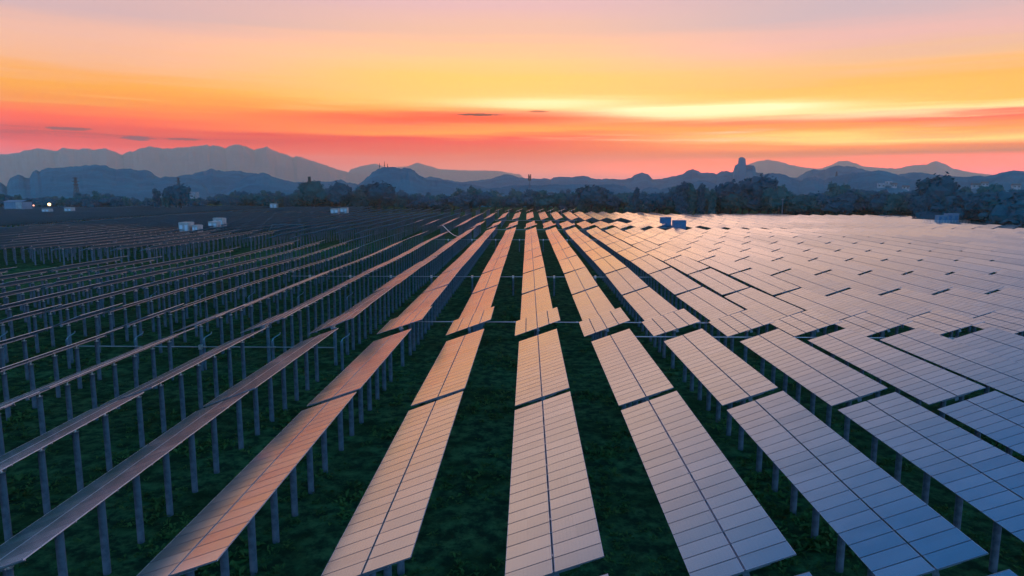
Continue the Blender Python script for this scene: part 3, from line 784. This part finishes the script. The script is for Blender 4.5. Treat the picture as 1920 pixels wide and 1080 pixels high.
def tree_at(kind, x, ybase_dist, ytop, label, group=None, wide=1.0, vnt=None):
    """x: bearing of the trunk; distance in metres; ytop: bearing of the top"""
    p = at_r(x, ytop, ybase_dist); return tree(kind, p.x, p.y, max(2.5, p.z), label, group, wide, vnt)
def edge_dist(x):
    P = [(0, 640), (300, 630), (620, 600), (860, 560), (1000, 545), (1150, 500), (1250, 470), (1400, 455), (1600, 440), (1750, 415), (1860, 350), (1930, 312)]
    for (a, d), (b_, e) in zip(P, P[1:]):
        if a <= x <= b_: return d + (e - d) * (x - a) / (b_ - a)
    return P[0][1] if x < 0 else P[-1][1]
def sil(x):
    P = [(-30, 372), (0, 366), (60, 369), (75, 371), (100, 366), (150, 363), (180, 362), (210, 362), (225, 368), (260, 374), (285, 370), (320, 368), (360, 370), (400, 362), (440, 360), (520, 359), (560, 360), (590, 350),
         (640, 356), (700, 352), (760, 360), (830, 362), (880, 356), (930, 360), (960, 358), (1000, 362), (1050, 356), (1100, 354), (1150, 360), (1190, 358), (1230, 364), (1290, 350), (1340, 356), (1400, 352), (1440, 344),
         (1480, 362), (1530, 360), (1600, 352), (1650, 356), (1700, 360), (1750, 352), (1800, 356), (1860, 356), (1930, 358)]
    for (a, d), (b_, e) in zip(P, P[1:]):
        if a <= x <= b_: return d + (e - d) * (x - a) / (b_ - a)
    return 360
# single trees the picture tells apart
tree_at('round', 336, 560, 350, 'single round-crowned dark tree standing before the left hills', wide=.95, vnt=0)
tree_at('tall', 293, 600, 355, 'left tree of a dark pair, left of the single round-crowned tree', wide=.9, vnt=0)
tree_at('tall', 311, 600, 354, 'right tree of a dark pair, left of the single round-crowned tree', wide=.8, vnt=1)
tree_at('tall', 1193, 470, 353, 'slim upright tree behind the panels, right of the centre', wide=.72, vnt=0)
tree_at('round', 1232, 460, 365, 'low round tree just right of the slim upright tree', wide=1.2, vnt=0)
tree_at('tall', 1279, 450, 343, 'tall dark tree, left of the close pair right of centre', wide=1.0, vnt=0)
tree_at('tall', 1296, 452, 345, 'second tall dark tree beside the tall tree right of centre', wide=.95, vnt=1)
tree_at('tall', 1314, 452, 346, 'third tall tree in the clump right of centre', wide=.85, vnt=0)
tree_at('tall', 1337, 450, 356, 'short upright tree standing alone in the misty gap right of centre', wide=.8, vnt=1)
tree_at('round', 1371, 470, 345, 'broad tree on the left of the large pair below the rock tower', wide=1.0, vnt=0)
tree_at('round', 1427, 480, 335, 'tallest broad tree below the rock tower', wide=1.05, vnt=0)
tree_at('spread', 1462, 455, 357, 'olive spreading tree right of the tallest broad tree', wide=1.0, vnt=1)
tree_at('round', 1110, 520, 352, 'large rounded dark tree behind the panels, just right of the centre', wide=1.25, vnt=0)
tree_at('round', 1765, 425, 335, 'high tree rising above the wood beside the hillside village', wide=.85, vnt=0)
tree_at('round', 588, 590, 343, 'feathery tall tree under the water tower on the left', wide=1.0, vnt=1)
tree_at('round', 636, 590, 346, 'pointed dark tree left of the domed hill', wide=1.0, vnt=0)
tree_at('round', 712, 585, 346, 'dark round tree in front of the domed hill', wide=1.25, vnt=0)
tree_at('round', 958, 560, 372, 'low dark tree left of the central row end', wide=1.5, vnt=0)
sections = [(-30, 260, 'at the far left behind the lamp'), (260, 560, 'behind the left field'), (560, 860, 'below the domed hill'), (860, 1180, 'behind the central rows'),
            (1180, 1480, 'right of centre behind the panels'), (1480, 1945, 'at the far right behind the panels')]
knm = {'round': 'rounded dark tree', 'tall': 'upright dark tree', 'spread': 'spreading dark tree', 'bush': 'low dark bush'}
rt = random.Random(21)
for (xa, xb, txt) in sections:
    x = xa + 5
    while x < xb:
        kind = rt.choice(['round', 'round', 'spread', 'spread', 'tall', 'bush'])
        d = edge_dist(x) + rt.uniform(4, 60)
        yt = sil(x) + abs(rt.gauss(0, 4)) + (2 if kind != 'bush' else 12)
        tree_at(kind, x, d, min(yt + 5, 388), f"{knm[kind]} in the wood {txt}", f"{knm[kind]}s {txt}", rt.uniform(.95, 1.5))
        x += rt.uniform(11, 19)
def wood():
    b = MB(); r2 = random.Random(99)
    for i in range(620):
        x = r2.uniform(-60, 1980); d = edge_dist(x) + 40 + 290 * r2.random() ** 1.3
        yt = sil(x) + r2.gauss(3.5, 2.4); p = at_r(x, yt, d); base = 15 + 4 * fbm(x * .02, d * .01)
        h = max(6, min(p.z, 26)) if d < 620 else max(7, min(p.z, 30))
        h = h * r2.uniform(.80, 1.0)
        L = lobes(r2.choice(['round', 'spread', 'round', 'tall']), r2)[:7]
        crown_into(b, L, r2, 90, h / 11.5, (p.x, p.y, 0), r2.uniform(1.0, 1.4), r2.randrange(2), 1.1)
    o = put('woodland', b.mesh('woodland', [M_LEAF, M_LEAF2])); tag(o, 'continuous dark woodland between the solar field and the hills', 'woodland', None, 'stuff')
wood()

# ---------------------------------------------------------------- towers, buildings and lamps in the distance
def lattice(name, x, y, h, wb, label, cat, group=None, arms=True, z0=0.0):
    root = put(name, None, None, (x, y, z0)); tag(root, label, cat, group)
    b = MB(); wt_ = wb * .18
    for i in (-1, 1):
        for j in (-1, 1): b.tube((i * wb / 2, j * wb / 2, -1), (i * wt_ / 2, j * wt_ / 2, h), wb * .06, 4, 0, wb * .04)
    n = 9
    for s in range(n):
        a, c = s / n, (s + 1) / n; wa, wc = wb + (wt_ - wb) * a, wb + (wt_ - wb) * c
        for sx in (-1, 1):
            for (p, q) in (((-wa / 2, sx * wa / 2, h * a), (wc / 2, sx * wc / 2, h * c)), ((wa / 2, sx * wa / 2, h * a), (-wc / 2, sx * wc / 2, h * c)),
                           ((sx * wa / 2, -wa / 2, h * a), (sx * wc / 2, wc / 2, h * c))): b.tube(p, q, wb * .035, 3, 0, cap=False)
    put('mast', b.mesh('mast', [M_PYL]), root)
    if arms:
        for k, (zz, ww) in enumerate(((.98, .9), (.86, 1.25), (.74, 1.0))):
            b = MB(); b.tube((-ww * wb * .62, 0, h * zz), (ww * wb * .62, 0, h * zz), wb * .05, 4); b.tube((-ww * wb * .62, 0, h * zz), (0, 0, h * (zz + .035)), wb * .03, 4); b.tube((ww * wb * .62, 0, h * zz), (0, 0, h * (zz + .035)), wb * .03, 4)
            put('cross_arm', b.mesh('cross_arm', [M_PYL]), root)
    return root
def tower_at(name, x, ytop, d, wb, label, cat, arms=True, z0=0.0, grp=None):
    p = at_r(x, ytop, d); return lattice(name, p.x, p.y, p.z - z0, wb, label, cat, grp, arms, z0)
tower_at('pylon', 141, 333, 1020, 6.5, 'lattice power pylon before the left karst hills', 'pylon', grp=None)
tower_at('pylon', 334, 333, 1020, 5.5, 'slimmer lattice pylon behind the single round tree', 'pylon')
def platform_tower(x, ytop, d, label, w_):
    r_ = tower_at('telecom_tower', x, ytop, d, w_, label, 'tower', False)
    h = at_r(x, ytop, d).z
    for k in (.965, .90, .83):
        b = MB(); b.tube((0, 0, h * k), (0, 0, h * k + .5), w_ * .52, 10); put('ring_platform', b.mesh('ring_platform', [M_PYL]), r_)
        for i in range(6):
            a = i * math.pi / 3; c = Vector((math.cos(a) * w_ * .56, math.sin(a) * w_ * .56, h * k + 1.2))
            b = MB(); b.box(c, (.7, .7, 3.2)); put('antenna', b.mesh('antenna', [M_PYL]), r_)
platform_tower(993, 329, 900, 'telecom tower with ringed antennas on the skyline above the central row', 3.0)
platform_tower(580, 334, 820, 'telecom tower on the skyline left of the domed hill', 2.2)
p = at_r(1568, 335, 1180)
lattice('telecom_tower', p.x, p.y, 13, 4, 'stubby tower on the pale hill, right of the rock tower', 'tower', None, False, p.z - 2)
for (x, yt, lab) in ((712, 306, 'left thin antenna mast on top of the domed hill'), (721, 303, 'middle thin antenna mast on top of the domed hill'), (727, 307, 'right thin antenna mast on top of the domed hill')):
    p = at_r(x, 315, 1196); q_ = at_r(x, yt, 1196)
    root = put('antenna_mast', None, None, (p.x, p.y, p.z - 2)); tag(root, lab, 'mast', 'masts on the domed hill')
    b = MB(); b.tube((0, 0, 0), (0, 0, q_.z - p.z + 2), .5, 5); put('pole', b.mesh('pole', [M_PYL]), root)
    b = MB(); b.box((0, 0, (q_.z - p.z) * .6), (2.0, .5, 1.6)); put('dish', b.mesh('dish', [M_PYL]), root)
# slim pole before the wood
p = at_z(1468, 400, 0); p = at_r(1468, 372, 432)
root = put('utility_pole', None, None, (p.x, p.y, 0)); tag(root, 'slim pale pole in front of the right-hand wood', 'pole')
b = MB(); b.tube((0, 0, -.5), (0, 0, p.z), .28, 8, 0, .18); put('shaft', b.mesh('shaft', [M_PILE]), root)
b = MB(); b.box((0, 0, p.z - .6), (1.8, .14, .14)); put('cross_bar', b.mesh('cross_bar', [M_STEEL]), root)

def house(x, y, z, w_, d_, h, label, rot=0.0, flat=False, group=None, lit=False):
    root = put('house', None, None, (x, y, z), (0, 0, rot)); tag(root, label, 'house', group)
    b = MB(); b.box((0, 0, h / 2 - 1), (w_, d_, h + 2)); wl = put('wall', b.mesh('wall', [M_WALL]), root)
    b = MB()
    if flat: b.box((0, 0, h + .2), (w_ + .5, d_ + .5, .5))
    else:
        hw, hd, r_ = w_ / 2 + .5, d_ / 2 + .5, d_ * .32
        b.quad([(-hw, -hd, h), (hw, -hd, h), (hw, 0, h + r_), (-hw, 0, h + r_)]); b.quad([(hw, hd, h), (-hw, hd, h), (-hw, 0, h + r_), (hw, 0, h + r_)])
        b.quad([(-hw, hd, h), (-hw, -hd, h), (-hw, 0, h + r_)]); b.quad([(hw, -hd, h), (hw, hd, h), (hw, 0, h + r_)]); b.quad([(-hw, -hd, h), (-hw, hd, h), (hw, hd, h), (hw, -hd, h)])
    put('roof', b.mesh('roof', [M_ROOF if not flat else M_WALL]), root)
    nf = max(1, int(h / 3.2)); nw = max(2, int(w_ / 3.4))
    for f in range(nf):
        for i in range(nw):
            b = MB(); b.box((-w_ / 2 + (i + .5) * w_ / nw, -d_ / 2 - .03, 1.9 + f * 3.2), (1.4, .12, 1.5)); put('window', b.mesh('window', [M_WIN]), root)
    return root
def hill_hit(x, y, name):
    a0, a1, dist, front, hf = HILLS[name]; a = ray(x, y); azd = math.degrees(math.atan2(a.x, a.y)); e = a.z / math.hypot(a.x, a.y)
    for i in range(200):
        s = -1 + i / 200; d = dist + front * s
        if hf(azd, s) > CAMZ + e * d: return d
    return dist
HS = [(1652, 351, 16, 9, 'pale three-storey house on the right hillside, leftmost of the village', 1), (1666, 346, 14, 7, 'pale block above the leftmost hillside house', 1), (1676, 351, 11, 6, 'small house low on the right hillside', 0),
      (1698, 355, 13, 5, 'white low house at the foot of the right hillside', 0), (1738, 350, 12, 9, 'tall narrow house left of the high tree by the village', 1), (1745, 357, 12, 6, 'white house under the narrow house by the high tree', 0),
      (1752, 344, 10, 5, 'small upper house above the high tree', 0), (1830, 352, 18, 6, 'long pale house on the far right hillside', 0), (1846, 349, 12, 6, 'house behind the long pale house on the far right hillside', 0), (1905, 353, 14, 6, 'pale house at the right edge on the hillside', 0)]
for (x, y, w_, h, lab, fl) in HS:
    d = hill_hit(x, y, 'village_hills') - 4; p = at_r(x, y, d)
    house(p.x, p.y, p.z, w_ * .55, 7, h * .55, lab, R(-20), bool(fl), 'houses on the right hillside')
for (x, y, w_, h, lab) in ((222, 376, 10, 5, 'tiny pale house under the left hills, left of the tree pair'), (236, 376, 9, 4, 'tiny pale house beside another, left of the tree pair'), (357, 374, 12, 7, 'white house just right of the single round tree'), (363, 371, 9, 8, 'narrow house behind the white house near the round tree')):
    p = at_z(x, 371 if x > 300 else 374, 0); d = 820; p = at_r(x, y, d); house(p.x, p.y, 0, w_, 8, max(4, h + max(0, p.z - 2)), lab, 0, True)
# long white shed at the far left, its pale end and the flood lamp
def shed():
    a, b_ = at_r(18, 391, 610), at_r(70, 391, 610)
    L = b_.x - a.x
    root = put('shed', None, None, ((a.x + b_.x) / 2, a.y, 0)); tag(root, 'long low pale shed at the far left edge of the field', 'shed')
    h = at_r(40, 378, 610).z
    b = MB(); b.box((0, 0, h / 2), (L, 10, h)); put('wall', b.mesh('wall', [M_PALEB]), root)
    b = MB(); b.box((L / 2 - 2.3, -5.1, h / 2 + .2), (4.4, .2, h)); o = put('gable_panel', b.mesh('gable_panel', [M_WALL]), root); o['label'] = 'paler end panel'
    b = MB(); b.quad([(-L / 2 - .5, -5.6, h), (L / 2 + .5, -5.6, h), (L / 2 + .5, 0, h + 1.1), (-L / 2 - .5, 0, h + 1.1)]); b.quad([(L / 2 + .5, 5.6, h), (-L / 2 - .5, 5.6, h), (-L / 2 - .5, 0, h + 1.1), (L / 2 + .5, 0, h + 1.1)])
    put('roof', b.mesh('roof', [M_PALEB]), root)
    for i in range(8):
        b = MB(); b.box((-L / 2 + 2 + i * (L - 7) / 7, -5.04, h * .45), (1.6, .12, 1.3)); put('window', b.mesh('window', [M_WIN]), root)
shed()
def emit(name, col, k):
    m = bpy.data.materials.new(name); m.use_nodes = True; n = m.node_tree.nodes; b = n['Principled BSDF']
    b.inputs['Emission Color'].default_value = (*col, 1); b.inputs['Emission Strength'].default_value = k; return m
def lamp(x, y, d, rad, k, col, label, name='flood_lamp'):
    p = at_r(x, y, d); root = put(name, None, None, (p.x, p.y, 0)); tag(root, label, 'lamp')
    b = MB(); b.tube((0, 0, -.5), (0, 0, p.z), .14, 8, 0, .09); put('pole', b.mesh('pole', [M_STEEL]), root)
    b = MB(); b.box((0, .35, p.z + .3), (rad * 2.6, .5, rad * 1.9)); put('housing', b.mesh('housing', [M_VENT]), root)
    b = MB(); L = [(0, 0, 0, 1, 1)]; nv, nu = 8, 12
    for j in range(nv + 1):
        for i in range(nu):
            ph, th = math.pi * j / nv, 2 * math.pi * i / nu
            b.v.append((rad * math.sin(ph) * math.cos(th), rad * math.sin(ph) * math.sin(th), p.z + .3 + rad * math.cos(ph)))
    for j in range(nv):
        for i in range(nu): b.f.append((j * nu + i, (j + 1) * nu + i, (j + 1) * nu + (i + 1) % nu, j * nu + (i + 1) % nu)); b.m.append(0); b.uv += [(0, 0)] * 4
    put('bulb', b.mesh('bulb', [emit(label[:12], col, k)], True), root)
lamp(92.5, 384, 600, 1.0, 7.0, (1, .55, .16), 'bright yellow-white flood lamp shining at the far left')
lamp(63, 386, 600, .55, 2.5, (1, .30, .08), 'small orange lamp beside the end of the long shed')

# ---------------------------------------------------------------- haze
def haze():
    b = MB(); b.box((0, 3600, 196), (18600, 8800, 396))
    o = put('haze', b.mesh('haze', [])); o['kind'] = 'stuff'; o['label'] = 'thin blue evening haze lying over the plain and hills'; o['category'] = 'haze'
    m = bpy.data.materials.new('haze'); m.use_nodes = True; n = m.node_tree.nodes; n.clear()
    v = n.new('ShaderNodeVolumePrincipled'); out = n.new('ShaderNodeOutputMaterial'); m.node_tree.links.new(v.outputs[0], out.inputs['Volume'])
    v.inputs['Color'].default_value = (.78, .80, .58, 1); v.inputs['Absorption Color'].default_value = (1, 1, 1, 1)
    v.inputs['Density'].default_value = 1.25e-4; v.inputs['Anisotropy'].default_value = 0.65
    o.data.materials.append(m); m.volume_intersection_method if hasattr(m, 'volume_intersection_method') else None
haze()
